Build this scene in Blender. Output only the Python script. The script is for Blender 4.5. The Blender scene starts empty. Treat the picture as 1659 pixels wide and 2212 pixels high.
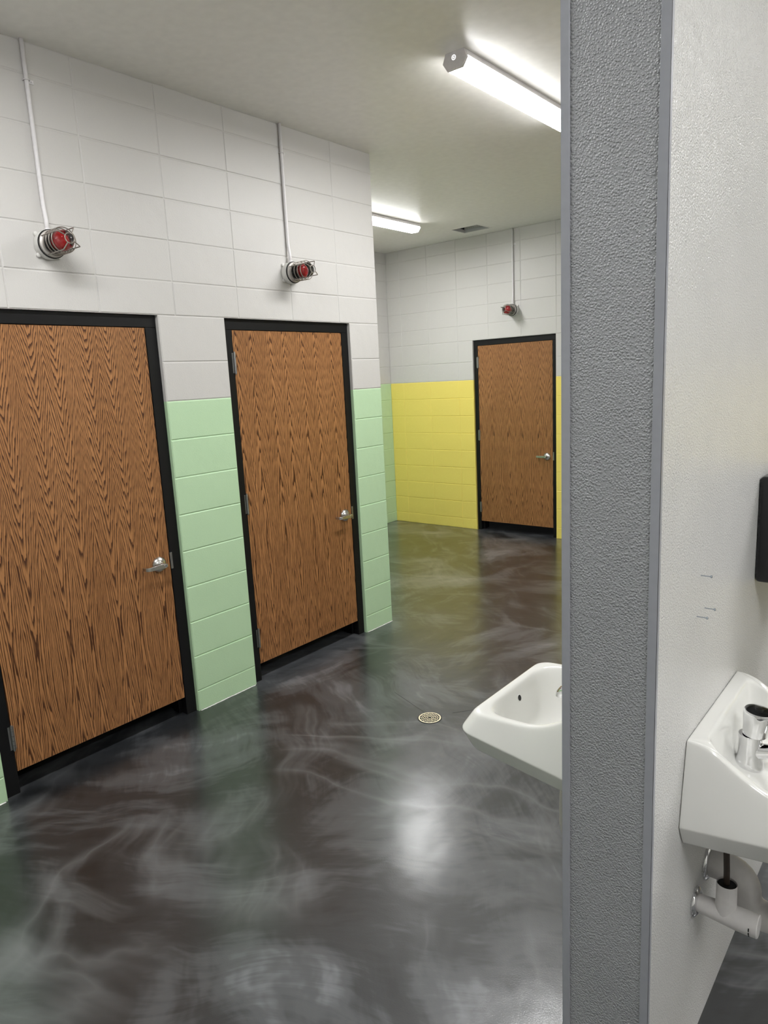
import bpy, math, random
from mathutils import Vector, Matrix
random.seed(7)
PI = math.pi
scene = bpy.context.scene
COL = scene.collection

# ------------------------------------------------------------------ camera
W, H = 1659, 2212
F_PX, YAW, PITCH, ROLL = 1508.04, -0.695107, -0.187570, -0.050367
CAM = Vector((3.22659, -3.90588, 1.80609))
fwd = Vector((math.sin(YAW) * math.cos(PITCH), math.cos(YAW) * math.cos(PITCH), math.sin(PITCH)))
rt = Vector((math.cos(YAW), -math.sin(YAW), 0))
up = rt.cross(fwd)
r2 = rt * math.cos(ROLL) + up * math.sin(ROLL)
u2 = up * math.cos(ROLL) - rt * math.sin(ROLL)
cd = bpy.data.cameras.new('camera')
cam = bpy.data.objects.new('camera', cd)
COL.objects.link(cam)
cam.matrix_world = Matrix(((r2.x, u2.x, -fwd.x, CAM.x), (r2.y, u2.y, -fwd.y, CAM.y), (r2.z, u2.z, -fwd.z, CAM.z), (0, 0, 0, 1)))
cd.sensor_fit = 'HORIZONTAL'
cd.sensor_width = 36.0
cd.lens = F_PX / W * 36.0
cd.clip_start = 0.02
scene.camera = cam

# ------------------------------------------------------------------ world, exposure
world = bpy.data.worlds.new('world')
scene.world = world
world.use_nodes = True
world.node_tree.nodes['Background'].inputs[0].default_value = (0.5, 0.5, 0.5, 1)
world.node_tree.nodes['Background'].inputs[1].default_value = 0.02
vs = scene.view_settings
vs.view_transform = 'Standard'
vs.look = 'None'
vs.exposure = 0.0
vs.gamma = 1.0
vs.use_curve_mapping = False
scene.cycles.use_light_tree = False
scene.cycles.max_bounces = 6
scene.cycles.adaptive_threshold = 0.04
LAMP = 136.0            # emission of the lit lenses

# ------------------------------------------------------------------ dimensions
FT = 2.187             # top of the door frames
HC = 3.30              # ceiling
CRS = 0.2032           # block course
P0 = 0.1216            # top of the cut first course
TONE = P0 + 8 * CRS    # paint line
YF = 3.0236            # far wall
XG = -2.3354           # green wall in the recess
YP = -2.5608           # end of partition
XL, XR = 2.592, 2.7926 # partition faces

# ------------------------------------------------------------------ mesh helpers
class MB:
    def __init__(s):
        s.v = []; s.f = []
    def add(s, vs_, fs):
        b = len(s.v); s.v += [tuple(p) for p in vs_]; s.f += [tuple(b + i for i in q) for q in fs]
        return s
    def box(s, x0, x1, y0, y1, z0, z1):
        return s.add([(x0, y0, z0), (x1, y0, z0), (x1, y1, z0), (x0, y1, z0), (x0, y0, z1), (x1, y0, z1), (x1, y1, z1), (x0, y1, z1)],
                     [(0, 3, 2, 1), (4, 5, 6, 7), (0, 1, 5, 4), (1, 2, 6, 5), (2, 3, 7, 6), (3, 0, 4, 7)])
    def frame_of(s, d):
        d = Vector(d).normalized()
        a = Vector((0, 0, 1)) if abs(d.z) < 0.9 else Vector((1, 0, 0))
        x = a.cross(d).normalized(); y = d.cross(x)
        return d, x, y
    def lathe(s, prof, o=(0, 0, 0), d=(0, 0, 1), n=24):
        # prof: (radius, distance along d); radius 0 closes
        o = Vector(o); d, x, y = s.frame_of(d)
        vs_ = []; rows = []
        for r, h in prof:
            if r < 1e-6:
                rows.append([len(vs_)]); vs_.append(o + d * h)
            else:
                row = []
                for k in range(n):
                    a = 2 * PI * k / n
                    row.append(len(vs_)); vs_.append(o + d * h + (x * math.cos(a) + y * math.sin(a)) * r)
                rows.append(row)
        fs = []
        for A, B in zip(rows, rows[1:]):
            for k in range(n):
                k2 = (k + 1) % n
                if len(A) == 1 and len(B) == 1: continue
                if len(A) == 1: fs.append((A[0], B[k2], B[k]))
                elif len(B) == 1: fs.append((A[k], A[k2], B[0]))
                else: fs.append((A[k], A[k2], B[k2], B[k]))
        return s.add(vs_, fs)
    def tube(s, path, r, n=10, closed=False, cap=True):
        path = [Vector(p) for p in path]; m = len(path)
        rr = r if isinstance(r, (list, tuple)) else [r] * m
        vs_ = []; prev = None
        for i, p in enumerate(path):
            if closed: d = path[(i + 1) % m] - path[i - 1]
            else: d = path[min(i + 1, m - 1)] - path[max(i - 1, 0)]
            d.normalize()
            if prev is None: _, x, y = s.frame_of(d)
            else:
                x = (prev - d * prev.dot(d)).normalized(); y = d.cross(x)
            prev = x
            for k in range(n):
                a = 2 * PI * k / n
                vs_.append(p + (x * math.cos(a) + y * math.sin(a)) * rr[i])
        fs = []
        for i in range(m if closed else m - 1):
            j = (i + 1) % m
            for k in range(n):
                k2 = (k + 1) % n
                fs.append((i * n + k, i * n + k2, j * n + k2, j * n + k))
        if cap and not closed:
            fs.append(tuple(reversed(range(n)))); fs.append(tuple((m - 1) * n + k for k in range(n)))
        return s.add(vs_, fs)
    def prism(s, poly, axis, a0, a1):
        # poly in the two other axes, extruded along axis index
        def P(p, a):
            q = [0, 0, 0]; k = [i for i in range(3) if i != axis]
            q[k[0]], q[k[1]], q[axis] = p[0], p[1], a
            return tuple(q)
        n = len(poly)
        vs_ = [P(p, a0) for p in poly] + [P(p, a1) for p in poly]
        fs = [tuple(reversed(range(n))), tuple(range(n, 2 * n))] + [(i, (i + 1) % n, n + (i + 1) % n, n + i) for i in range(n)]
        return s.add(vs_, fs)
    def mesh(s, name, mat=None, smooth=False):
        me = bpy.data.meshes.new(name)
        me.from_pydata(s.v, [], s.f)
        me.validate(); me.update()
        import bmesh
        bm = bmesh.new(); bm.from_mesh(me); bmesh.ops.recalc_face_normals(bm, faces=bm.faces); bm.to_mesh(me); bm.free()
        if mat: me.materials.append(mat)
        if smooth:
            me.polygons.foreach_set('use_smooth', [True] * len(me.polygons))
        return me
    def build(s, name, mat, parent=None, loc=(0, 0, 0), smooth=False, bevel=0, seg=2, angle=None, rot=None):
        me = s.mesh(name, mat, smooth)
        o = bpy.data.objects.new(name, me); COL.objects.link(o)
        o.location = loc
        if rot: o.rotation_euler = rot
        o.parent = parent
        if bevel:
            b = o.modifiers.new('bevel', 'BEVEL'); b.width = bevel; b.segments = seg; b.limit_method = 'ANGLE'; b.angle_limit = math.radians(35)
            b.harden_normals = False
        if smooth and angle:
            me.set_sharp_from_angle(angle=math.radians(angle))
        return o

def empty(name, loc=(0, 0, 0), rotz=0, parent=None):
    o = bpy.data.objects.new(name, None); COL.objects.link(o)
    o.location = loc; o.rotation_euler = (0, 0, rotz); o.parent = parent
    o.empty_display_size = 0.1
    return o
def tag(o, label, cat=None, group=None, kind=None):
    o['label'] = label
    if cat: o['category'] = cat
    if group: o['group'] = group
    if kind: o['kind'] = kind
    return o
def copy_tree(o, parent=None):
    c = o.copy(); COL.objects.link(c); c.parent = parent
    for ch in list(o.children):
        copy_tree(ch, c)
    return c

# ------------------------------------------------------------------ material helpers
class NT:
    def __init__(s, name):
        s.m = bpy.data.materials.new(name); s.m.use_nodes = True
        s.t = s.m.node_tree; s.n = s.t.nodes; s.l = s.t.links
        s.b = s.n['Principled BSDF']
    def node(s, typ, **kw):
        n = s.n.new(typ)
        for k, v in kw.items(): setattr(n, k, v)
        return n
    def put(s, sock, v):
        if isinstance(v, bpy.types.NodeSocket): s.l.new(v, sock)
        elif v is not None:
            if isinstance(v, (tuple, list)) and len(v) == 3 and sock.type == 'RGBA': v = (*v, 1)
            sock.default_value = v
    def math(s, op, a, b=None, c=None, clamp=False):
        n = s.node('ShaderNodeMath', operation=op, use_clamp=clamp)
        s.put(n.inputs[0], a)
        if b is not None: s.put(n.inputs[1], b)
        if c is not None: s.put(n.inputs[2], c)
        return n.outputs[0]
    def vmath(s, op, a, b=None, scale=None):
        n = s.node('ShaderNodeVectorMath', operation=op)
        s.put(n.inputs[0], a)
        if b is not None: s.put(n.inputs[1], b)
        if scale is not None: s.put(n.inputs['Scale'], scale)
        return n.outputs[0]
    def noise(s, vec, scale, detail=2, rough=0.5, dist=0.0, out='Fac'):
        n = s.node('ShaderNodeTexNoise')
        s.put(n.inputs['Vector'], vec); n.inputs['Scale'].default_value = scale
        n.inputs['Detail'].default_value = detail; n.inputs['Roughness'].default_value = rough
        n.inputs['Distortion'].default_value = dist
        return n.outputs[out]
    def vor(s, vec, scale, feature='F1', smooth=None):
        n = s.node('ShaderNodeTexVoronoi', feature=feature)
        s.put(n.inputs['Vector'], vec); n.inputs['Scale'].default_value = scale
        if smooth is not None: n.inputs['Smoothness'].default_value = smooth
        return n.outputs['Distance']
    def ramp(s, fac, stops, interp='LINEAR'):
        n = s.node('ShaderNodeValToRGB'); n.color_ramp.interpolation = interp
        e = n.color_ramp.elements
        while len(e) < len(stops): e.new(0.5)
        for k, (p, c) in enumerate(stops):
            e[k].position = p; e[k].color = (*c, 1) if len(c) == 3 else c
        s.put(n.inputs[0], fac)
        return n.outputs[0]
    def mix(s, fac, a, b, blend='MIX'):
        n = s.node('ShaderNodeMix', data_type='RGBA', blend_type=blend)
        s.put(n.inputs[0], fac); s.put(n.inputs[6], a); s.put(n.inputs[7], b)
        return n.outputs[2]
    def obj(s): return s.node('ShaderNodeTexCoord').outputs['Object']
    def pos(s): return s.node('ShaderNodeNewGeometry').outputs['Position']
    def sep(s, v):
        n = s.node('ShaderNodeSeparateXYZ'); s.put(n.inputs[0], v); return n.outputs
    def comb(s, x, y, z):
        n = s.node('ShaderNodeCombineXYZ'); s.put(n.inputs[0], x); s.put(n.inputs[1], y); s.put(n.inputs[2], z); return n.outputs[0]
    def bump(s, h, strength=1.0, dist=0.001, normal=None):
        n = s.node('ShaderNodeBump'); n.inputs['Strength'].default_value = strength; n.inputs['Distance'].default_value = dist
        s.put(n.inputs['Height'], h)
        if normal is not None: s.put(n.inputs['Normal'], normal)
        return n.outputs[0]
    def set(s, **kw):
        names = dict(color='Base Color', rough='Roughness', metal='Metallic', normal='Normal', spec='Specular IOR Level', ior='IOR', coat='Coat Weight', coatr='Coat Roughness', coatn='Coat Normal', trans='Transmission Weight', ec='Emission Color', es='Emission Strength', alpha='Alpha')
        for k, v in kw.items(): s.put(s.b.inputs[names[k]], v)
        return s.m

def simple(name, color, rough=0.5, metal=0.0, grain=0.0, gscale=60, spec=0.5, coat=0.0):
    t = NT(name)
    n = t.noise(t.obj(), gscale, 1)
    c = t.mix(n, [x * 0.93 for x in color], [min(1, x * 1.05) for x in color])
    t.set(color=c, rough=rough, metal=metal, spec=spec, coat=coat)
    if grain: t.set(normal=t.bump(t.noise(t.obj(), gscale * 6, 1), 0.5, grain))
    return t.m

WHITE_PAINT = (0.645, 0.630, 0.610)
def block_paint(name, low, high=WHITE_PAINT):
    t = NT(name); p = t.pos(); z = t.sep(p)[2]
    fac = t.math('GREATER_THAN', t.math('ADD', z, t.math('MULTIPLY', t.math('SUBTRACT', t.noise(p, 40, 0), 0.5), 0.004)), TONE)
    c = t.mix(fac, low, high)
    c = t.mix(t.math('MULTIPLY', t.noise(p, 3.0, 1), 0.10), c, t.mix(1.0, c, (0.72, 0.72, 0.70), 'MULTIPLY'))
    # pinholes and coarse face of the concrete blocks under the paint
    coarse = t.noise(p, 160, 2, 0.6)
    mask = t.math('GREATER_THAN', t.noise(t.vmath('ADD', p, (3.1, 1.7, 9.2)), 85, 1), 0.70)
    pits = t.math('MULTIPLY', mask, -1.3)
    h = t.math('ADD', t.math('MULTIPLY', coarse, 0.8), pits)
    h = t.math('ADD', h, t.math('MULTIPLY', t.noise(p, 9, 1), 3.0))
    t.set(color=c, rough=0.42, spec=0.45, normal=t.bump(h, 0.55, 0.0016))
    return t.m

def oak(name, strip, v0, sign, across, along, tint=1.0, book=0.10, power=1.5, seed=0.0, wob=0.14):
    t = NT(name); o = t.obj(); x, y, z = t.sep(o)
    x = t.math('ADD', x, seed * 0.013)
    low = t.noise(t.comb(t.math('MULTIPLY', x, 2.0), seed, t.math('MULTIPLY', z, 1.1)), 1.0, 2)
    xx = t.math('ADD', x, t.math('MULTIPLY', t.math('SUBTRACT', low, 0.5), 0.05))
    u = t.math('DIVIDE', xx, strip)
    i = t.math('FLOOR', u)
    s = t.math('SUBTRACT', t.math('FRACT', u), 0.5)
    odd = t.math('MODULO', i, 2.0)
    sg = t.math('SUBTRACT', 1.0, t.math('MULTIPLY', odd, 2.0))
    s = t.math('SUBTRACT', t.math('MULTIPLY', s, sg), book)
    a = t.math('POWER', t.math('ADD', t.math('ABSOLUTE', t.math('MULTIPLY', s, 2.0)), 0.0001), power)
    ii = t.math('MULTIPLY', t.math('SINE', t.math('MULTIPLY', i, 12.9)), 0.05)
    zz = t.math('ADD', t.math('SUBTRACT', z, v0), ii)
    # smooth absolute value
    b = t.math('POWER', t.math('SQRT', t.math('ADD', t.math('MULTIPLY', zz, zz), 0.004)), 1.7)
    d1 = t.noise(t.comb(t.math('MULTIPLY', s, 5.0), seed + 3.0, t.math('MULTIPLY', z, 2.4)), 1.0, 2)
    d2 = t.noise(t.comb(t.math('MULTIPLY', x, 95.0), seed + 5.0, t.math('MULTIPLY', z, 9.0)), 1.0, 2, 0.6)
    ph = t.math('ADD', t.math('MULTIPLY', a, across), t.math('MULTIPLY', b, sign * along))
    ph = t.math('ADD', ph, t.math('MULTIPLY', d1, 3.0))
    ph = t.math('ADD', ph, t.math('MULTIPLY', d2, wob * 6.0))
    fr = t.math('FRACT', ph)
    k = tint
    line = t.ramp(fr, [(0.0, (0.0,) * 3), (0.16, (0.03,) * 3), (0.36, (0.60,) * 3), (0.58, (1.0,) * 3), (0.94, (0.96,) * 3), (1.0, (0.05,) * 3)])
    pores = t.noise(t.comb(t.math('MULTIPLY', x, 420.0), seed, t.math('MULTIPLY', z, 14.0)), 1.0, 2, 0.6)
    pm = t.ramp(pores, [(0.36, (0.0,) * 3), (0.52, (1.0,) * 3)])
    fac = t.math('MULTIPLY', t.sep(line)[0], t.math('ADD', t.math('MULTIPLY', t.sep(pm)[0], 0.34), 0.66))
    broad = t.noise(t.comb(t.math('MULTIPLY', x, 9.0), seed, t.math('MULTIPLY', z, 0.9)), 1.0, 2)
    light = t.mix(broad, (0.30 * k, 0.135 * k, 0.048 * k), (0.43 * k, 0.205 * k, 0.080 * k))
    col = t.mix(fac, (0.055 * k, 0.019 * k, 0.007 * k), light)
    t.set(color=col, rough=0.36, spec=0.4, normal=t.bump(fac, 0.25, 0.0003))
    return t.m

def pebble(name, color, rough=0.35, amp=0.0012, scale=150):
    t = NT(name); p = t.pos()
    v = t.vor(p, scale, 'F1')
    h = t.math('SUBTRACT', 1.0, t.math('MULTIPLY', t.math('MULTIPLY', v, v), 2.2), clamp=True)
    h = t.math('MULTIPLY', h, t.math('ADD', 0.30, t.noise(p, 60, 1)))
    c = t.mix(t.noise(p, 5, 1), [q * 0.95 for q in color], [q * 1.04 for q in color])
    t.set(color=c, rough=rough, spec=0.5, normal=t.bump(h, 0.9, amp))
    return t.m

def epoxy_floor():
    t = NT('metallic_epoxy'); p = t.pos()
    def warp(v, scale, amt, off):
        c = t.noise(t.vmath('ADD', v, off), scale, 2, out='Color')
        return t.vmath('ADD', v, t.vmath('SCALE', t.vmath('SUBTRACT', c, (0.5, 0.5, 0.5)), scale=amt))
    q = warp(p, 0.8, 0.55, (4.2, 1.1, 0))
    q = warp(q, 2.6, 0.16, (9.1, 5.3, 2.0))
    def stroke(ang, sx, sy, loc, scale, rough=0.62, dist=0.2):
        m = t.node('ShaderNodeMapping'); m.inputs['Rotation'].default_value = (0, 0, ang)
        m.inputs['Scale'].default_value = (sx, sy, 1); m.inputs['Location'].default_value = loc
        # rotate first, then stretch
        r = t.node('ShaderNodeVectorRotate', rotation_type='Z_AXIS'); t.put(r.inputs['Vector'], q); r.inputs['Angle'].default_value = ang
        m.inputs['Rotation'].default_value = (0, 0, 0); t.put(m.inputs[0], r.outputs[0])
        return t.noise(m.outputs[0], scale, 4, rough, dist)
    def sel(scale, off, lo, hi):
        return t.sep(t.ramp(t.noise(t.vmath('ADD', q, off), scale, 2), [(lo, (0,) * 3), (hi, (1,) * 3)], 'EASE'))[0]
    def fmix(f, a, b):
        n = t.node('ShaderNodeMix', data_type='FLOAT'); t.put(n.inputs[0], f); t.put(n.inputs[2], a); t.put(n.inputs[3], b); return n.outputs[0]
    a = stroke(0.55, 0.8, 2.6, (0, 0, 0), 1.5)
    b = stroke(-0.75, 0.8, 2.4, (5, 2, 3), 1.6)
    c = stroke(1.75, 0.8, 2.8, (1, 7, 5), 1.5)
    base = fmix(sel(0.75, (1, 2, 3), 0.42, 0.56), a, b)
    base = fmix(sel(0.9, (7, 3, 1), 0.50, 0.62), base, c)
    fine = fmix(sel(0.8, (3, 8, 2), 0.45, 0.55), stroke(0.62, 3.0, 26.0, (2, 4, 0), 1.2, 0.6, 0.3), stroke(-0.55, 3.0, 26.0, (6, 1, 0), 1.2, 0.6, 0.3))
    base = t.math('ADD', base, t.math('MULTIPLY', t.math('SUBTRACT', fine, 0.5), 0.22))
    patch = t.noise(t.vmath('ADD', q, (2.0, 9.0, 4.0)), 0.85, 2)
    base = t.math('ADD', base, t.math('MULTIPLY', t.math('SUBTRACT', patch, 0.5), 0.55))
    def wisp(ang, loc, k, pw):
        w = stroke(ang, 0.6, 2.6, loc, 1.0, 0.50, 0.35)
        w = t.math('SUBTRACT', 1.0, t.math('ABSOLUTE', t.math('MULTIPLY', t.math('SUBTRACT', w, 0.5), k)), clamp=True)
        return t.math('POWER', w, pw)
    w1 = t.math('MULTIPLY', wisp(0.9, (3, 1, 9), 9.0, 2.2), sel(1.3, (4, 4, 8), 0.46, 0.62))
    w2 = t.math('MULTIPLY', wisp(-0.3, (8, 6, 2), 11.0, 2.2), sel(1.1, (9, 1, 3), 0.48, 0.64))
    col = t.ramp(base, [(0.28, (0.0110, 0.0122, 0.0142)), (0.44, (0.0225, 0.0245, 0.0278)), (0.60, (0.074, 0.0785, 0.086)), (0.76, (0.175, 0.183, 0.198))], 'EASE')
    col = t.mix(t.math('MULTIPLY', t.math('ADD', w1, w2), 0.42, clamp=True), col, (0.19, 0.195, 0.205))
    c = col
    peel = t.noise(p, 210, 2, 0.6)
    wave = t.noise(p, 5, 2)
    h = t.math('ADD', t.math('MULTIPLY', peel, 0.35), t.math('MULTIPLY', wave, 4.0))
    nb = t.bump(h, 0.45, 0.0012)
    t.set(color=c, rough=0.42, spec=0.45, normal=nb, coat=0.85, coatr=0.19, coatn=nb)
    return t.m

M = {}
M['green_block'] = block_paint('green_and_white_block_paint', (0.550, 0.770, 0.500))
M['yellow_block'] = block_paint('yellow_and_white_block_paint', (0.950, 0.780, 0.185))
M['white_wall'] = simple('white_wall_paint', (0.84, 0.83, 0.81), 0.5, grain=0.0005)
M['ceiling'] = simple('ceiling_paint', (0.90, 0.88, 0.84), 0.36, grain=0.0004, gscale=20)
M['floor'] = epoxy_floor()
M['black_metal'] = simple('black_frame_paint', (0.0060, 0.0060, 0.0066), 0.40, spec=0.3)
M['oak_a'] = oak('oak_veneer_a', 0.131, 0.45, -1, 6.6, 9.0, 1.25, 0.09, 1.30, 1.0, 0.13)
M['oak_b'] = oak('oak_veneer_b', 0.131, 0.72, 1, 6.2, 7.2, 1.25, 0.05, 1.30, 4.0, 0.13)
M['oak_c'] = oak('oak_veneer_c', 0.190, 0.75, 1, 8.5, 6.0, 1.28, 0.10, 1.1, 8.0, 0.08)
M['steel'] = simple('satin_steel', (0.60, 0.59, 0.57), 0.28, 1.0)
M['hinge'] = simple('dull_hinge_steel', (0.36, 0.36, 0.36), 0.38, 1.0)
M['chrome'] = simple('polished_chrome', (0.80, 0.80, 0.81), 0.05, 1.0)
M['porcelain'] = simple('white_porcelain', (0.88, 0.88, 0.85), 0.13, gscale=4)
M['plastic_white'] = simple('white_plastic_cover', (0.72, 0.70, 0.69), 0.42)
M['hose'] = simple('brown_supply_hose', (0.05, 0.036, 0.028), 0.35)
M['dark'] = simple('hole_shade_and_black_parts', (0.006, 0.006, 0.006), 0.6)  # near-black colour paints the shade inside holes; black parts use it too
M['pebble_grey'] = pebble('grey_pebbled_panel', (0.385, 0.392, 0.412), 0.32, 0.0020, 225)
M['trim_grey'] = simple('grey_edge_trim', (0.375, 0.385, 0.425), 0.32)
M['pebble_white'] = pebble('white_pebbled_panel', (0.74, 0.735, 0.72), 0.28, 0.0012, 215)
M['black_plastic'] = simple('black_dispenser_plastic', (0.008, 0.008, 0.009), 0.22)
M['fixture'] = simple('white_fixture_enamel', (0.80, 0.78, 0.79), 0.4)
M['zinc'] = simple('zinc_screw', (0.48, 0.53, 0.60), 0.25, 1.0)
M['brass'] = simple('pale_brass', (0.88, 0.80, 0.60), 0.35, 0.8)
M['cast'] = simple('white_painted_casting', (0.70, 0.69, 0.66), 0.4)
M['wire'] = simple('guard_wire', (0.30, 0.27, 0.24), 0.35, 0.6)
M['duct'] = simple('galvanised_duct', (0.60, 0.60, 0.60), 0.5, 0.1)
M['red'] = simple('red_beacon_globe', (0.62, 0.012, 0.016), 0.12, coat=0.5)
t = NT('clear_beacon_glass'); t.set(color=(0.98, 0.97, 0.97), rough=0.02, trans=1.0, ior=1.25); M['glass'] = t.m
t = NT('lit_lens'); t.set(color=(0.9, 0.9, 0.9), rough=0.5, ec=(0.985, 0.985, 0.985), es=LAMP); M['lens'] = t.m
t = NT('lit_lens_flank'); t.set(color=(0.9, 0.9, 0.9), rough=0.5, ec=(0.985, 0.985, 0.985), es=LAMP * 0.13); M['lens_flank'] = t.m
t = NT('lit_lens_edge'); t.set(color=(0.9, 0.9, 0.9), rough=0.5, ec=(0.985, 0.985, 0.985), es=LAMP * 0.08); M['lens_edge'] = t.m

# ------------------------------------------------------------------ floor, ceiling, plain walls
tag(MB().box(XG - 0.3, 5.8, -6.8, YF + 1.3, -0.12, 0.0).build('floor', M['floor']), 'dark grey swirled glossy epoxy floor', kind='structure')
fl = bpy.data.objects['floor']
for (x0, y0, x1, y1) in ((0.78, -0.958, 1.066, -1.062), (1.205, -0.985, 1.42, -0.72)):
    a = math.atan2(y1 - y0, x1 - x0); L_ = math.hypot(x1 - x0, y1 - y0)
    MB().box(0, L_, -0.0012, 0.0012, -0.0002, 0.0004).build('saw_cut', M['dark'], fl, loc=(x0, y0, 0), rot=(0, 0, a))
VX0, VX1, VY0, VY1 = -1.05, -0.735, 2.545, 2.80
c_ = MB()
c_.box(XG - 0.3, 5.8, -6.8, VY0, HC, HC + 0.12); c_.box(XG - 0.3, 5.8, VY1, YF + 1.3, HC, HC + 0.12)
c_.box(XG - 0.3, VX0, VY0, VY1, HC, HC + 0.12); c_.box(VX1, 5.8, VY0, VY1, HC, HC + 0.12)
tag(c_.build('ceiling', M['ceiling']), 'smooth off-white painted ceiling', kind='structure')
tag(MB().box(5.6, 5.8, -6.8, YF + 0.2, 0, HC).build('wall_right', M['white_wall']), 'plain white wall outside the view on the right', kind='structure')
tag(MB().box(XG - 0.3, 5.6, -6.8, -6.6, 0, HC).build('wall_back', M['white_wall']), 'plain white wall behind the viewpoint', kind='structure')
tag(MB().box(XG, -0.205, -0.20, 0.0, 0, HC).build('wall_return', M['green_block']), 'short green and white wall turning back into the recess', kind='structure')

# ------------------------------------------------------------------ block walls
_bm = {}
def block_mesh(w, h, mat):
    k = (round(w, 3), round(h, 3), mat.name)
    if k in _bm: return _bm[k]
    g, c, d, dep = 0.0022, 0.0035, 0.0026, 0.07
    x0, x1, z0, z1 = g, w - g, g, h - g
    m = MB()
    A = [(x0 + c, 0, z0 + c), (x1 - c, 0, z0 + c), (x1 - c, 0, z1 - c), (x0 + c, 0, z1 - c)]
    B = [(x0, d, z0), (x1, d, z0), (x1, d, z1), (x0, d, z1)]
    C = [(x0, dep, z0), (x1, dep, z0), (x1, dep, z1), (x0, dep, z1)]
    fs = [(0, 1, 2, 3)]
    for i in range(4):
        j = (i + 1) % 4
        fs += [(i, 4 + i, 4 + j, j), (4 + i, 8 + i, 8 + j, 4 + j)]
    m.add(A + B + C, fs)
    _bm[k] = m.mesh('block', mat)
    return _bm[k]

def block_wall(name, label, loc, rotz, cols, ends, openings, mat, solid=()):
    """local X along the wall, local Y into it. cols: column joints; openings: (x0, x1, ztop)"""
    x0, x1 = ends
    m = MB(); xs = [x0]
    for a, b, zt in sorted(openings):
        m.box(xs[-1], a, 0.0032, 0.205, 0, HC)
        m.box(a, b, 0.0032, 0.205, zt, HC)
        xs.append(b)
    m.box(xs[-1], x1, 0.0032, 0.205, 0, HC)
    w = m.build(name, mat, loc=loc, rot=(0, 0, rotz))
    tag(w, label, kind='structure')
    zs = [0.0] + [P0 + CRS * k if k != 10 else FT for k in range(16)] + [HC]
    for zi in range(len(zs) - 1):
        za, zb = zs[zi], zs[zi + 1]
        for ca, cb in zip(cols, cols[1:]):
            if solid and zb < FT + 0.01:
                if any(abs(cb - j) < 1e-3 for j in solid): continue
                for j in solid:
                    if abs(ca - j) < 1e-3: ca = cols[cols.index(ca) - 1]
            segs = [(ca, cb, za, zb)]
            for a, b, zt in openings:
                out = []
                for (p, q, r, s) in segs:
                    if q <= a + 1e-4 or p >= b - 1e-4 or r >= zt - 1e-4: out.append((p, q, r, s)); continue
                    if p < a: out.append((p, a, r, s))
                    if q > b: out.append((b, q, r, s))
                    if s > zt + 0.02: out.append((max(p, a), min(q, b), zt, s))
                segs = out
            for (p, q, r, s) in segs:
                if q - p < 0.03 or s - r < 0.03: continue
                o = bpy.data.objects.new('block', block_mesh(q - p, s - r, mat)); COL.objects.link(o)
                o.parent = w
                jit = 0.0 if (any(abs(p - b) < 1e-3 or abs(q - a) < 1e-3 for a, b, _ in openings)) else random.uniform(-0.0006, 0.0008)
                o.location = (p, jit, r)
                o.rotation_euler = (random.uniform(-0.004, 0.004), 0, random.uniform(-0.0016, 0.0016))
    return w

D1 = (-2.8164, -1.7647); D2 = (-1.3414, -0.2971); D3 = (-1.1254, -0.1092)
colsA = [-0.397 - 0.4205 * k for k in range(9)][::-1] + [0.0]
block_wall('wall_left', 'white over pale green painted block wall with two oak doors', (0, 0, 0), PI / 2, colsA, (-6.6, 0.0),
           [(D1[0], D1[1], FT), (D2[0], D2[1], FT)], M['green_block'], solid=(colsA[5],))
colsB = [XG - 0.004, -2.134] + [-2.134 + 0.4064 * k for k in range(1, 13)]
block_wall('wall_far', 'white over yellow painted block wall with one oak door', (0, YF, 0), 0, colsB, (XG, 5.6), [(D3[0], D3[1], FT)], M['yellow_block'])
colsC = [-2.796 + 0.40 * k for k in range(8)]
block_wall('wall_far_left', 'narrow strip of white over green block wall in the recess', (XG, YF, 0), PI / 2, colsC, (-9.6, 0.20), [], M['green_block'])

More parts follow.
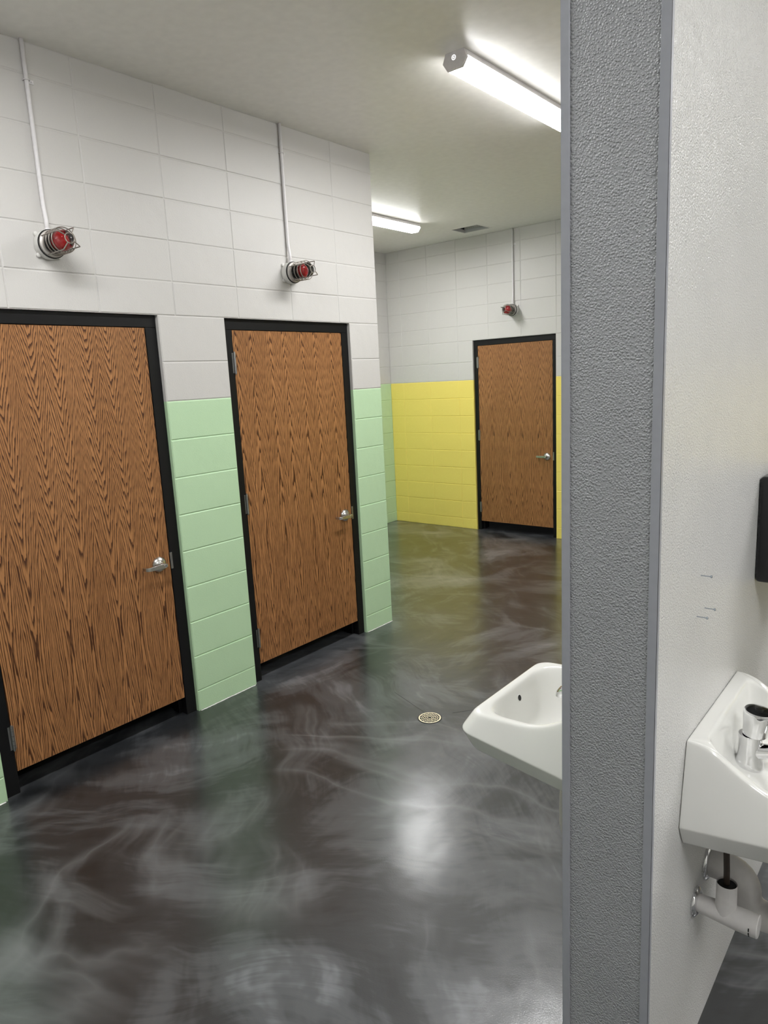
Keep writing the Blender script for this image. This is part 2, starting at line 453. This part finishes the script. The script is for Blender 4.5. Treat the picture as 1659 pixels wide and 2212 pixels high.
# ------------------------------------------------------------------ doors
def door(name, label, loc, rotz, width, wood, out=False):
    """origin: bottom left of the opening on the wall face; X right, Y into the wall"""
    R = empty(name, loc, rotz); tag(R, label, kind='structure')
    lw = 0.914; jw = (width - lw - 0.006) / 2
    fy, ly = 0.024, 0.027
    z0, z1 = 0.106, 2.123
    f = MB()
    x0, x1 = 0.002, width - 0.002
    a, b = jw, width - jw
    for (p, q) in ((x0, a), (b, x1)):
        f.box(p, q, fy, 0.20, 0.0, z1 + 0.003)
    f.box(x0, x1, fy, 0.20, z1 + 0.003, FT - 0.001)
    # door stops
    f.box(a - 0.001, a + 0.016, ly + 0.047, ly + 0.10, 0.0, z1 + 0.003); f.box(b - 0.016, b + 0.001, ly + 0.047, ly + 0.10, 0.0, z1 + 0.003)
    f.box(a, b, ly + 0.047, ly + 0.10, z1 - 0.013, z1 + 0.004)
    f.build('door_frame', M['black_metal'], R, bevel=0.0015, seg=1)
    leaf = MB().box(0, lw, 0, 0.045, 0, z1 - z0).build('door_leaf', wood, R, loc=(a + 0.003, ly, z0), bevel=0.0012, seg=1)
    # hinges on the left
    for z in (1.94, 1.117, 0.275):
        h = MB()
        for k in range(5):
            h.lathe([(0, 0), (0.0068, 0), (0.0068, 0.0218), (0, 0.0218)], (0, 0, -0.057 + 0.0228 * k), (0, 0, 1), 12)
        h.box(-0.015, 0.012, 0.004, 0.0062, -0.057, 0.057)
        h.lathe([(0, 0), (0.0045, 0), (0.0045, 0.006), (0, 0.008)], (0, 0, 0.057), (0, 0, 1), 10)
        h.lathe([(0, 0), (0.0045, 0), (0.0045, 0.006), (0, 0.008)], (0, 0, -0.057), (0, 0, -1), 10)
        h.build('hinge', M['hinge'], R, loc=(a + 0.0015, ly - 0.008, z))
    # strike plate on the right jamb
    s = MB().box(b - 0.001, b + 0.013, fy - 0.0016, fy + 0.002, 0.855, 0.945)
    s.build('strike_plate', M['hinge'], R, bevel=0.001, seg=1)
    # lever handle
    hx, hz = b - 0.070, 0.895
    Hn = MB().lathe([(0, 0), (0.0415, 0), (0.0415, 0.005), (0.036, 0.012), (0.024, 0.021), (0.014, 0.024), (0.0125, 0.050), (0, 0.050)], (0, 0, 0), (0, -1, 0), 36)
    handle = Hn.build('lever_handle', M['steel'], R, loc=(hx, ly, hz), smooth=True, angle=40)
    lv = MB()
    # flat arm with a return towards the door
    path = [(0.016, -0.056), (0.0, -0.0575), (-0.05, -0.0585), (-0.088, -0.0585), (-0.099, -0.056), (-0.105, -0.048), (-0.107, -0.038), (-0.108, -0.018)]
    hh = [0.0075, 0.0125, 0.0115, 0.010, 0.0095, 0.009, 0.009, 0.0085]
    vs_ = []
    for (px, py), q in zip(path, hh):
        i = path.index((px, py))
        d = Vector((path[min(i + 1, len(path) - 1)][0] - path[max(i - 1, 0)][0], path[min(i + 1, len(path) - 1)][1] - path[max(i - 1, 0)][1])).normalized()
        nn = Vector((-d.y, d.x)) * 0.0042
        vs_ += [(px + nn.x, py + nn.y, -q), (px - nn.x, py - nn.y, -q), (px - nn.x, py - nn.y, q), (px + nn.x, py + nn.y, q)]
    fs = []
    for i in range(len(path) - 1):
        for k in range(4):
            fs.append((4 * i + k, 4 * i + (k + 1) % 4, 4 * i + 4 + (k + 1) % 4, 4 * i + 4 + k))
    fs += [(3, 2, 1, 0), tuple(4 * (len(path) - 1) + k for k in range(4))]
    lv.add(vs_, fs)
    lv.build('lever', M['steel'], handle, bevel=0.002, seg=2)
    kc = MB().lathe([(0.0082, 0), (0.0082, 0.0025), (0.0066, 0.0025), (0.0066, 0.0012), (0, 0.0012)], (0.001, -0.0615, 0), (0, -1, 0), 20).build('key_cylinder', M['chrome'], handle)
    MB().box(-0.0002, 0.0022, -0.0632, -0.0626, -0.004, 0.004).build('keyhole', M['dark'], kc)
    return R

door('door_1', 'oak veneer door nearest on the left, cut off by the photo edge', (0, D1[0], 0), PI / 2, D1[1] - D1[0], M['oak_a'])
door('door_2', 'oak veneer door in black frame, second along the green wall', (0, D2[0], 0), PI / 2, D2[1] - D2[0], M['oak_b'])
door('door_3', 'oak veneer door in black frame in the far yellow wall', (D3[0], YF, 0), 0, D3[1] - D3[0], M['oak_c'])

# ------------------------------------------------------------------ partition
PY1 = -0.9
part = MB().box(XL + 0.004, XR - 0.004, YP + 0.006, PY1, 0, HC).build('wall_partition', M['pebble_grey'])
tag(part, 'free-standing partition with grey pebbled end and white pebbled faces', kind='structure')
MB().box(XL, XL + 0.0041, YP + 0.004, PY1, 0, HC).build('side_panel', M['pebble_white'], part)
MB().box(XR - 0.0041, XR, YP + 0.004, PY1, 0, HC).build('side_panel', M['pebble_white'], part)
e = MB().box(XL + 0.014, XR - 0.014, YP + 0.0015, YP + 0.0062, 0, HC).build('end_panel', M['pebble_grey'], part); e['label'] = 'grey pebbled end panel'
for s, x in ((1, XL), (-1, XR)):
    q = MB()
    xa = x - s * 0.0008; xb = x + s * 0.0172
    q.box(min(xa, xb), max(xa, xb), YP - 0.0015, YP + 0.0016, 0, HC)
    xc = x + s * 0.0002
    q.box(min(xa, xc), max(xa, xc), YP - 0.0015, YP + 0.012, 0, HC)
    q.build('edge_trim', M['trim_grey'], part, bevel=0.0006, seg=1)['label'] = 'smooth grey edge trim'

# ------------------------------------------------------------------ light fixtures
def fixture(label, xc, y0, y1):
    R = empty('ceiling_light', (xc, y0, HC)); tag(R, label, 'light', 'long ceiling lights')
    L = y1 - y0
    prof = [(-0.052, 0.0), (0.052, 0.0), (0.068, -0.040), (0.042, -0.078), (-0.042, -0.078), (-0.068, -0.040)]
    # side rails of the white housing
    MB().prism([(-0.053, 0.0), (0.053, 0.0), (0.0655, -0.031), (0.0605, -0.033), (0.0495, -0.006), (-0.0495, -0.006), (-0.0605, -0.033), (-0.0655, -0.031)], 1, 0.012, L - 0.012).build('housing', M['fixture'], R)
    sh = [(0.0615, -0.032), (0.0665, -0.043), (0.041, -0.0765), (-0.041, -0.0765), (-0.0665, -0.043), (-0.0615, -0.032)]
    ln = MB().prism(sh, 1, 0.012, L - 0.012).build('lens', M['lens'], R)
    ln.data.materials.append(M['lens_flank']); ln.data.materials.append(M['lens_edge'])           # the lens is brightest straight below the tubes
    for p in ln.data.polygons:
        if p.normal.z > -0.9: p.material_index = 1 if p.normal.z < -0.1 else 2
    for k, (a, b, d) in enumerate(((0.0, 0.013, -1), (L - 0.013, L, 1))):
        c = MB().prism(prof, 1, a, b).build('end_cap', M['end_cap'], R, bevel=0.0015, seg=1)
        y = a if d < 0 else b
        MB().lathe([(0.0115, 0), (0.0115, 0.0012), (0.0085, 0.0012), (0.0085, 0)], (-0.004, y, -0.026), (0, d, 0), 24).build('knockout_ring', M['lens_ring'], c)
        MB().lathe([(0.0035, 0), (0.0035, 0.0012), (0, 0.0014)], (-0.004, y, -0.026), (0, d, 0), 16).build('knockout_dot', M['lens_ring'], c)
    return R
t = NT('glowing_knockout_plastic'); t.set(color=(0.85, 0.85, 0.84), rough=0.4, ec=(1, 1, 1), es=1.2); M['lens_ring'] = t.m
M['end_cap'] = simple('grey_end_cap_plastic', (0.90, 0.86, 0.88), 0.45)
fixture('lit long ceiling light with grey end cap, partly hidden by the partition', 1.248, -0.85, 0.37)
fixture('lit ceiling light in the recess near the open ceiling vent', -1.13, 0.81, 2.03)
fixture('lit ceiling light beyond the partition, outside the view on the right', 4.3, -0.9, 0.32)
fixture('lit ceiling light behind the viewpoint over the door side', 1.248, -3.80, -2.58)
fixture('unseen ceiling light added behind the viewpoint over the sink side', 4.5, -4.05, -2.83)  # unseen lamp added to spread light over the sink side

# ------------------------------------------------------------------ ceiling vent
v = empty('ceiling_vent', (VX0, VY0, HC)); tag(v, 'open square vent hole in the ceiling above the yellow wall', 'vent')
w_, h_ = VX1 - VX0, VY1 - VY0
d = MB()
d.box(0, 0.004, 0, h_, 0, 0.032); d.box(w_ - 0.004, w_, 0, h_, 0, 0.032); d.box(0, w_, 0, 0.004, 0, 0.032); d.box(0, w_, h_ - 0.004, h_, 0, 0.032)
d.build('duct_sleeve', M['duct'], v)
d = MB()
d.box(-0.004, 0.0, 0, h_, 0.032, 0.31); d.box(w_, w_ + 0.004, 0, h_, 0.032, 0.31); d.box(0, w_, -0.004, 0.0, 0.032, 0.31); d.box(0, w_, h_, h_ + 0.004, 0.032, 0.31)
d.box(0, w_, 0, h_, 0.30, 0.31)
d.build('plenum_shade_box', M['dark'], v)  # walls and cap coloured black as the shade of the unlit space above
d = MB()
for (a, b, c, e) in ((-0.018, w_ + 0.018, -0.018, 0.0), (-0.018, w_ + 0.018, h_, h_ + 0.018), (-0.018, 0.0, 0.0, h_), (w_, w_ + 0.018, 0.0, h_)):
    d.box(a, b, c, e, -0.0025, -0.0002)
d.build('flange', M['ceiling'], v)

# ------------------------------------------------------------------ beacons and conduits
def beacon(label, loc, rotz):
    R = empty('beacon_light', loc, rotz); tag(R, label, 'beacon', 'caged red beacons above the doors')
    ax = (0, -1, 0)
    b = MB().lathe([(0, 0), (0.056, 0), (0.062, 0.004), (0.0635, 0.038), (0.061, 0.044), (0, 0.044)], (0, 0, 0), ax, 36)
    bo = b.build('base', M['cast'], R, smooth=True, angle=35)
    for k in (0.7, 2.4, 3.9, 5.5):
        c, s = math.cos(k), math.sin(k)
        MB().lathe([(0, 0), (0.010, 0), (0.010, 0.012), (0.004, 0.014), (0, 0.014)], (0.065 * c, 0, 0.065 * s), ax, 12).build('mounting_ear', M['cast'], bo)
    MB().lathe([(0.050, 0.044), (0.0625, 0.044), (0.0625, 0.049), (0.050, 0.049)], (0, 0, 0), ax, 36).build('gasket', M['dark'], R)
    MB().lathe([(0.040, 0.049), (0.058, 0.049), (0.058, 0.058), (0.050, 0.063), (0.040, 0.063)], (0, 0, 0), ax, 36).build('collar', M['wire_light'], R, smooth=True, angle=35)
    gp = [(0.043, 0.055), (0.043, 0.150), (0.040, 0.172), (0.031, 0.188), (0.016, 0.197), (0, 0.199)]
    gi = [(0, 0.197), (0.0155, 0.195), (0.030, 0.186), (0.0385, 0.171), (0.0415, 0.150), (0.0415, 0.055)]
    MB().lathe(gp + gi + gp[:1], (0, 0, 0), ax, 32).build('glass_jar', M['glass'], R, smooth=True)
    MB().lathe([(0.0, 0.055), (0.024, 0.055), (0.024, 0.088), (0.016, 0.096), (0, 0.096)], (0, 0, 0), ax, 24).build('lamp_socket', M['dark'], R)
    MB().lathe([(0.012, 0.092), (0.019, 0.104), (0.0235, 0.122), (0.0220, 0.138), (0.014, 0.150), (0, 0.154)], (0, 0, 0), ax, 28).build('red_globe', M['red'], R, smooth=True)
    for y in (0.078, 0.104, 0.130, 0.156):
        ring = [(0.0535 * math.cos(2 * PI * k / 32), -y, 0.0535 * math.sin(2 * PI * k / 32)) for k in range(32)]
        MB().tube(ring, 0.0024, 8, closed=True).build('guard_ring', M['wire'], R, smooth=True)
    for k in range(4):
        a = PI / 4 + k * PI / 2 + 0.25
        c, s = math.cos(a), math.sin(a)
        pts = [(0.0555 * c, -0.045, 0.0555 * s), (0.0555 * c, -0.19, 0.0555 * s), (0.0555 * c, -0.196, 0.0555 * s), (0.052 * c, -0.199, 0.052 * s), (0.022 * c, -0.207, 0.022 * s)]
        MB().tube(pts, 0.0025, 8).build('guard_bar', M['wire'], R)
    ring = [(0.021 * math.cos(2 * PI * k / 24), -0.207, 0.021 * math.sin(2 * PI * k / 24)) for k in range(24)]
    MB().tube(ring, 0.0025, 8, closed=True).build('front_ring', M['wire'], R, smooth=True)
    return R
M['wire_light'] = simple('beacon_collar_metal', (0.56, 0.53, 0.50), 0.4, 0.3)
BZ = 2.467
b1 = beacon('caged red beacon above the nearest door, leftmost of three', (0, -2.294, BZ), PI / 2)
b2 = copy_tree(b1); b2.location = (0, -0.825, BZ - 0.003); b2['label'] = 'caged red beacon above the second door on the green wall'
b3 = copy_tree(b1); b3.location = (-0.594, YF, BZ); b3.rotation_euler = (0, 0, 0); b3['label'] = 'small caged red beacon on the far wall above the yellow-side door'

def conduit(label, loc, rotz, bend):
    R = empty('conduit', loc, rotz); tag(R, label, 'conduit', 'white conduits down to the beacons')
    zt, zb = HC - BZ, 0.060
    pts = [(0, -0.0115, zt), (0, -0.0115, zt - 0.2), (0, -0.0115, 0.20), (0, -0.0125, 0.17), (0, -0.016, 0.14), (0, -0.021, 0.105), (0, -0.022, 0.09), (0, -0.022, zb)]
    MB().tube(pts, 0.0092, 14).build('pipe', M['fixture'], R, smooth=True)
    MB().lathe([(0.0094, 0), (0.0128, 0), (0.0128, 0.012), (0.0094, 0.012)], (0, -0.022, 0.058), (0, 0, 1), 18).build('connector', M['fixture'], R, smooth=True, angle=30)
    z = 3.14 - BZ
    s = MB()
    arc = [(0.0125 * math.cos(a), -0.0115 - 0.0125 * math.sin(a), z) for a in [k * PI / 10 for k in range(11)]]
    s.tube([(0.0125, -0.0005, z)] + arc + [(-0.0125, -0.0005, z)], 0.0022, 6)
    s.box(0.0125, 0.034, -0.003, -0.0002, z - 0.008, z + 0.008)
    s.lathe([(0, 0), (0.0045, 0), (0.003, 0.003), (0, 0.0035)], (0.026, -0.003, z), (0, -1, 0), 10)
    s.build('pipe_strap', M['fixture'], R)
    return R
conduit('thin white conduit from ceiling to the leftmost beacon', (0, -2.294, BZ), PI / 2, 0)
conduit('thin white conduit from ceiling to the beacon over the second door', (0, -0.825, BZ), PI / 2, 0)
conduit('thin white conduit on the far wall above the yellow-side door', (-0.594, YF, BZ), 0, 0)

# ------------------------------------------------------------------ floor drain
R = empty('floor_drain', (1.135, -1.100, 0)); tag(R, 'round pale brass floor drain grate in the dark floor', 'drain')
MB().lathe([(0.058, 0.0005), (0.066, 0.0005), (0.066, 0.0012), (0.058, 0.0012)], n=48).build('rim', M['dark'], R)
MB().lathe([(0, 0.0006), (0.058, 0.0006), (0.058, 0.0009), (0, 0.0009)], n=48).build('drain_well_shade', M['dark'], R)  # flat disc on the solid floor, coloured as the shade below the grate
g = MB()
for r0, r1 in ((0.0535, 0.0605), (0.0420, 0.0444), (0.0315, 0.0339), (0.0210, 0.0234), (0.0105, 0.0129)):
    g.lathe([(r0, 0.0010), (r1, 0.0010), (r1, 0.0020), (r0, 0.0020), (r0, 0.0010)], n=48)
g.build('grate', M['brass'], R)
for r0, r1, n, off in ((0.0135, 0.0210, 6, 0.0), (0.0240, 0.0315, 8, 0.2), (0.0345, 0.0420, 12, 0.0), (0.0450, 0.053, 14, 0.1)):
    for k in range(n):
        a = 2 * PI * k / n + off
        MB().box(r0 - 0.001, r1 + 0.001, -0.0013, 0.0013, 0.0011, 0.0019).build('grate_bar', M['brass'], R, rot=(0, 0, a))

# ------------------------------------------------------------------ sinks
def lerp(a, b, t): return a + (b - a) * t
def smooth(t):
    t = max(0.0, min(1.0, t)); return t * t * (3 - 2 * t)
def loop(t0, t1, hw0, hw1, rb, rf, nc=5):
    """closed rounded-rectangle loop in plan: X out from the wall, Y sideways; same count every time"""
    pts = []
    ns, nf = 8, 8
    def corner(cx, cy, r, a0, a1):
        return [(cx + r * math.cos(lerp(a0, a1, k / nc)), cy + r * math.sin(lerp(a0, a1, k / nc))) for k in range(nc + 1)]
    c1 = corner(t0 + rb, -hw0 + rb, rb, 1.5 * PI, PI)[::-1]      # back, -y  (from back face round to the side)
    c2 = corner(t1 - rf, -hw1 + rf, rf, 1.5 * PI, 2 * PI)
    c3 = corner(t1 - rf, hw1 - rf, rf, 0, 0.5 * PI)
    c4 = corner(t0 + rb, hw0 - rb, rb, 0.5 * PI, PI)
    def seg(a, b, n): return [(lerp(a[0], b[0], k / n), lerp(a[1], b[1], k / n)) for k in range(1, n)]
    pts = c1 + seg(c1[-1], c2[0], ns) + c2 + seg(c2[-1], c3[0], nf) + c3 + seg(c3[-1], c4[0], ns) + c4 + seg(c4[-1], c1[0], nf)
    return pts
def rimz(t):
    if t < 0.045: return 0.952
    s = (t - 0.045) / 0.19
    if s < 1: return 0.852 + 0.100 * (1 - s) ** 1.7
    return lerp(0.852, 0.842, min(1, (t - 0.235) / 0.19))

def sink(label, loc, rotz):
    R = empty('wall_sink', loc, rotz); tag(R, label, 'sink', 'white wall-hung sinks on the partition')
    rings = []
    def ring(t0, t1, hw0, hw1, rb, rf, zf): rings.append([(x, y, zf(x)) for x, y in loop(t0, t1, hw0, hw1, rb, rf)])
    # underside of the bowl, outwards
    ring(0.150, 0.270, 0.060, 0.060, 0.055, 0.055, lambda x: 0.650)
    ring(0.110, 0.320, 0.120, 0.120, 0.09, 0.09, lambda x: 0.662)
    ring(0.060, 0.365, 0.190, 0.190, 0.08, 0.10, lambda x: 0.712)
    ring(0.002, 0.395, 0.225, 0.225, 0.004, 0.05, lambda x: lerp(0.694, 0.742, x / 0.42))
    ring(0.001, 0.414, 0.242, 0.230, 0.003, 0.045, lambda x: lerp(0.688, 0.736, x / 0.42))
    ring(0.001, 0.418, 0.246, 0.234, 0.003, 0.045, lambda x: lerp(0.694, 0.741, x / 0.42))
    # crease
    ring(0.001, 0.433, 0.2725, 0.2530, 0.003, 0.045, lambda x: lerp(0.742, 0.788, x / 0.43))
    ring(0.001, 0.435, 0.2750, 0.2555, 0.003, 0.045, lambda x: lerp(0.748, 0.793, x / 0.43))
    ring(0.001, 0.434, 0.2730, 0.2530, 0.003, 0.045, lambda x: lerp(0.756, 0.798, x / 0.43))
    # upper flank to rim
    ring(0.001, 0.414, 0.2400, 0.2330, 0.003, 0.045, lambda x: rimz(x) - lerp(0.018, 0.010, x / 0.4))
    ring(0.001, 0.410, 0.2350, 0.2270, 0.003, 0.042, lambda x: rimz(x) - 0.003)
    ring(0.001, 0.402, 0.2290, 0.2190, 0.003, 0.040, lambda x: rimz(x))
    # inner edge of rim and backsplash
    ring(0.034, 0.386, 0.2130, 0.2040, 0.030, 0.075, lambda x: rimz(x) - 0.001)
    ring(0.040, 0.380, 0.2070, 0.1980, 0.035, 0.080, lambda x: rimz(x) - 0.006)
    # down to the tap deck
    ring(0.052, 0.372, 0.1965, 0.1905, 0.040, 0.088, lambda x: lerp(0.822, 0.822, x / 0.4))
    ring(0.064, 0.367, 0.1880, 0.1860, 0.040, 0.092, lambda x: lerp(0.806, 0.806, x / 0.4))
    # bowl
    ring(0.130, 0.362, 0.1780, 0.1810, 0.070, 0.095, lambda x: lerp(0.801, 0.790, (x - 0.13) / 0.24))
    ring(0.144, 0.356, 0.1700, 0.1745, 0.070, 0.098, lambda x: lerp(0.780, 0.768, (x - 0.13) / 0.24))
    ring(0.160, 0.342, 0.1500, 0.1560, 0.070, 0.090, lambda x: 0.735)
    ring(0.180, 0.316, 0.1150, 0.1180, 0.060, 0.075, lambda x: 0.704)
    ring(0.196, 0.280, 0.0650, 0.0650, 0.040, 0.040, lambda x: 0.686)
    ring(0.205, 0.259, 0.0270, 0.0270, 0.026, 0.026, lambda x: 0.680)
    n = len(rings[0]); m = MB()
    vs_ = [p for r in rings for p in r]
    fs = [(i * n + k, i * n + (k + 1) % n, (i + 1) * n + (k + 1) % n, (i + 1) * n + k) for i in range(len(rings) - 1) for k in range(n)]
    fs.append(tuple(range(n))); fs.append(tuple((len(rings) - 1) * n + k for k in range(n)))
    m.add(vs_, fs)
    b = m.build('basin', M['porcelain'], R, smooth=True)
    sd = b.modifiers.new('smooth', 'SUBSURF'); sd.levels = 2; sd.render_levels = 2
    MB().lathe([(0.012, 0.0), (0.026, 0.0), (0.027, 0.003), (0.018, 0.004), (0.012, 0.001)], (0.232, 0, 0.6805), (0, 0, 1), 28).build('bowl_drain', M['chrome'], R, smooth=True)
    o = empty('overflow_opening', (0.3672, 0, 0.806), parent=R)
    MB().lathe([(0, 0.0), (0.0095, 0.0), (0.0095, 0.0015), (0, 0.0015)], (0, 0, 0), (-1, 0, 0.30), 24).build('overflow_hole_shade', M['dark'], o)  # no real hole: its shade is painted as a dark disc
    MB().lathe([(0.0092, 0.0), (0.0115, 0.0), (0.0105, 0.0022), (0.0092, 0.0018)], (0, 0, 0), (-1, 0, 0.30), 24).build('overflow_ring', M['porcelain'], o, smooth=True)
    # metering tap
    fx, fz = 0.088, 0.803
    fa = MB().lathe([(0, 0), (0.034, 0), (0.0345, 0.004), (0.032, 0.016), (0.0275, 0.034), (0.026, 0.060), (0.0275, 0.078), (0.0275, 0.086), (0, 0.086)], (0, 0, 0), (0, 0, 1), 36).build('faucet_body', M['chrome'], R, loc=(fx, 0, fz), smooth=True, angle=50)
    cp = MB().lathe([(0.0272, 0.087), (0.0285, 0.089), (0.0290, 0.110), (0.0330, 0.132), (0.0335, 0.148), (0.0315, 0.153), (0, 0.156)], (0, 0, 0), (0.10, 0, 1), 36).build('push_cap', M['chrome'], fa, smooth=True, angle=50)
    sp = [(0.010, 0, 0.042), (0.045, 0, 0.050), (0.085, 0, 0.062), (0.115, 0, 0.068), (0.132, 0, 0.066), (0.140, 0, 0.056), (0.141, 0, 0.046)]
    MB().tube(sp, [0.021, 0.0185, 0.0165, 0.0155, 0.0150, 0.0140, 0.0135], 20).build('spout', M['chrome'], fa, smooth=True, angle=60)
    MB().lathe([(0.0080, 0), (0.0092, 0), (0.0092, 0.0008), (0.0080, 0.0008)], (0.016, 0, 0.1555), (0.10, 0, 1), 20).build('cap_mark', M['dark'], fa)
    # drain pipe cover with the trap bend
    def arc(cx, cz, r, a0, a1, k): return [(cx + r * math.cos(lerp(a0, a1, i / k)), 0, cz + r * math.sin(lerp(a0, a1, i / k))) for i in range(k + 1)]
    tr = [(0.006, 0, 0.492), (0.04, 0, 0.492)] + arc(0.050, 0.447, 0.045, PI / 2, 0, 6)[1:] + arc(0.1435, 0.440, 0.0485, PI, 2 * PI, 10)[0:] + [(0.192, 0, 0.50), (0.192, 0, 0.655)]
    rr = [0.038] * len(tr); rr[-1] = 0.030; rr[-2] = 0.038
    MB().tube(tr, rr, 20).build('trap_cover', M['plastic_white'], R, smooth=True, loc=(0, 0.0, 0))
    MB().lathe([(0.030, 0.0005), (0.052, 0.0005), (0.050, 0.006), (0.041, 0.011), (0.036, 0.011)], (0, 0, 0.492), (1, 0, 0), 32).build('wall_flange', M['chrome'], R, smooth=True)
    # supply stop cover on each side
    for yy in (-0.112,):
        q = empty('supply_cover', (0, yy, 0.443), parent=R)
        cv = MB()
        cv.lathe([(0.0, 0.004), (0.0225, 0.004), (0.0235, 0.03), (0.026, 0.065), (0.0285, 0.100), (0.0285, 0.148), (0.0265, 0.150), (0, 0.150)], (0, 0, 0), (1, 0, 0), 28)
        cv.tube([(0.074, 0, 0.0), (0.074, 0, 0.03), (0.074, 0, 0.088)], [0.026, 0.0245, 0.0235], 24, cap=False)
        cv.build('cover_shell', M['plastic_white'], q, smooth=True, angle=40)
        MB().lathe([(0, 0.082), (0.0215, 0.082), (0.0215, 0.083), (0, 0.083)], (0.074, 0, 0), (0, 0, 1), 20).build('cover_opening', M['dark'], q)
        for a in (0.10, -0.32, -0.74):
            MB().box(0.131, 0.1335, -0.0008, 0.0006, -0.0042, 0.0042).build('slit', M['dark'], q, loc=(0, -0.0284 * math.cos(a), 0.0284 * math.sin(a)), rot=(-a, 0, 0))
        MB().lathe([(0.020, 0.0005), (0.0395, 0.0005), (0.038, 0.006), (0.030, 0.011), (0.024, 0.011)], (0, 0, 0), (1, 0, 0), 32).build('wall_flange', M['chrome'], q, smooth=True)
        MB().tube([(0.074, 0, 0.05), (0.071, 0.005, 0.12), (0.066, 0.010, 0.20), (0.064, 0.012, 0.262)], 0.0075, 12).build('supply_hose', M['hose'], q, smooth=True)
    return R

s1 = sink('white wall-hung sink with chrome tap right of the grey partition', (XR, -2.100, 0), 0)
s2 = copy_tree(s1); s2.location = (XL, -2.090, 0); s2.rotation_euler = (0, 0, PI); s2['label'] = 'white wall-hung sink left of the grey partition, bowl in view'

# ------------------------------------------------------------------ towel dispenser
R = empty('towel_dispenser', (XR, -1.555, 1.168)); tag(R, 'black paper towel dispenser on the white wall above the sink', 'dispenser')
MB().box(0.0005, 0.215, -0.152, 0.152, 0.0, 0.312).build('body', M['black_plastic'], R, bevel=0.012, seg=4)
MB().box(0.205, 0.236, -0.146, 0.146, 0.020, 0.300).build('front_cover', M['black_plastic'], R, bevel=0.012, seg=4)
MB().box(0.09, 0.16, -0.11, 0.11, -0.0012, 0.004).build('towel_slot', M['dark'], R)
MB().lathe([(0, 0), (0.011, 0), (0.010, 0.002), (0, 0.0025)], (0.10, 0, 0.312), (0, 0, 1), 20).build('lock', M['steel'], R)

# ------------------------------------------------------------------ screws in the partition
def screw(label, y, z):
    R = empty('wall_screw', (XR, y, z)); tag(R, label, 'screw', 'loose screws in the white wall')
    MB().lathe([(0, -0.002), (0.0013, -0.002), (0.0013, 0.0202), (0, 0.0202)], (0, 0, 0), (1, 0, 0), 10).build('shank', M['zinc'], R, smooth=True, angle=40)
    MB().lathe([(0.0013, 0.0195), (0.0033, 0.0218), (0.0036, 0.0235), (0.0025, 0.0247), (0, 0.0250)], (0, 0, 0), (1, 0, 0), 12).build('head', M['zinc'], R, smooth=True, angle=40)
screw('small screw sticking out of the white wall, topmost of three', -2.264, 1.329)
screw('small screw sticking out of the white wall, right of the lower pair', -2.223, 1.239)
screw('small screw sticking out of the white wall, lowest and leftmost of three', -2.286, 1.237)

# ------------------------------------------------------------------ caulk along the foot of the block piers
wl = bpy.data.objects['wall_left']
def caulk(x0, x1, parent):
    n = max(3, int((x1 - x0) / 0.012)); vs_ = []; fs = []
    for k in range(n + 1):
        x = lerp(x0, x1, k / n); d = 0.0025 + 0.0035 * random.random() ** 2; h = 0.002 + 0.002 * random.random()
        vs_ += [(x, -d, 0.0003), (x, 0.001, h), (x, 0.001, 0.0003)]
        if k:
            a = 3 * (k - 1); b = 3 * k
            fs += [(a, b, b + 1, a + 1), (a + 1, b + 1, b + 2, a + 2), (a + 2, b + 2, b, a)]
    MB().add(vs_, fs).build('caulk_bead', M['white_wall'], parent)
caulk(D1[1] + 0.01, D2[0] - 0.01, wl)
caulk(D2[1] + 0.01, -0.002, wl)
caulk(-3.2, D1[0] - 0.01, wl)
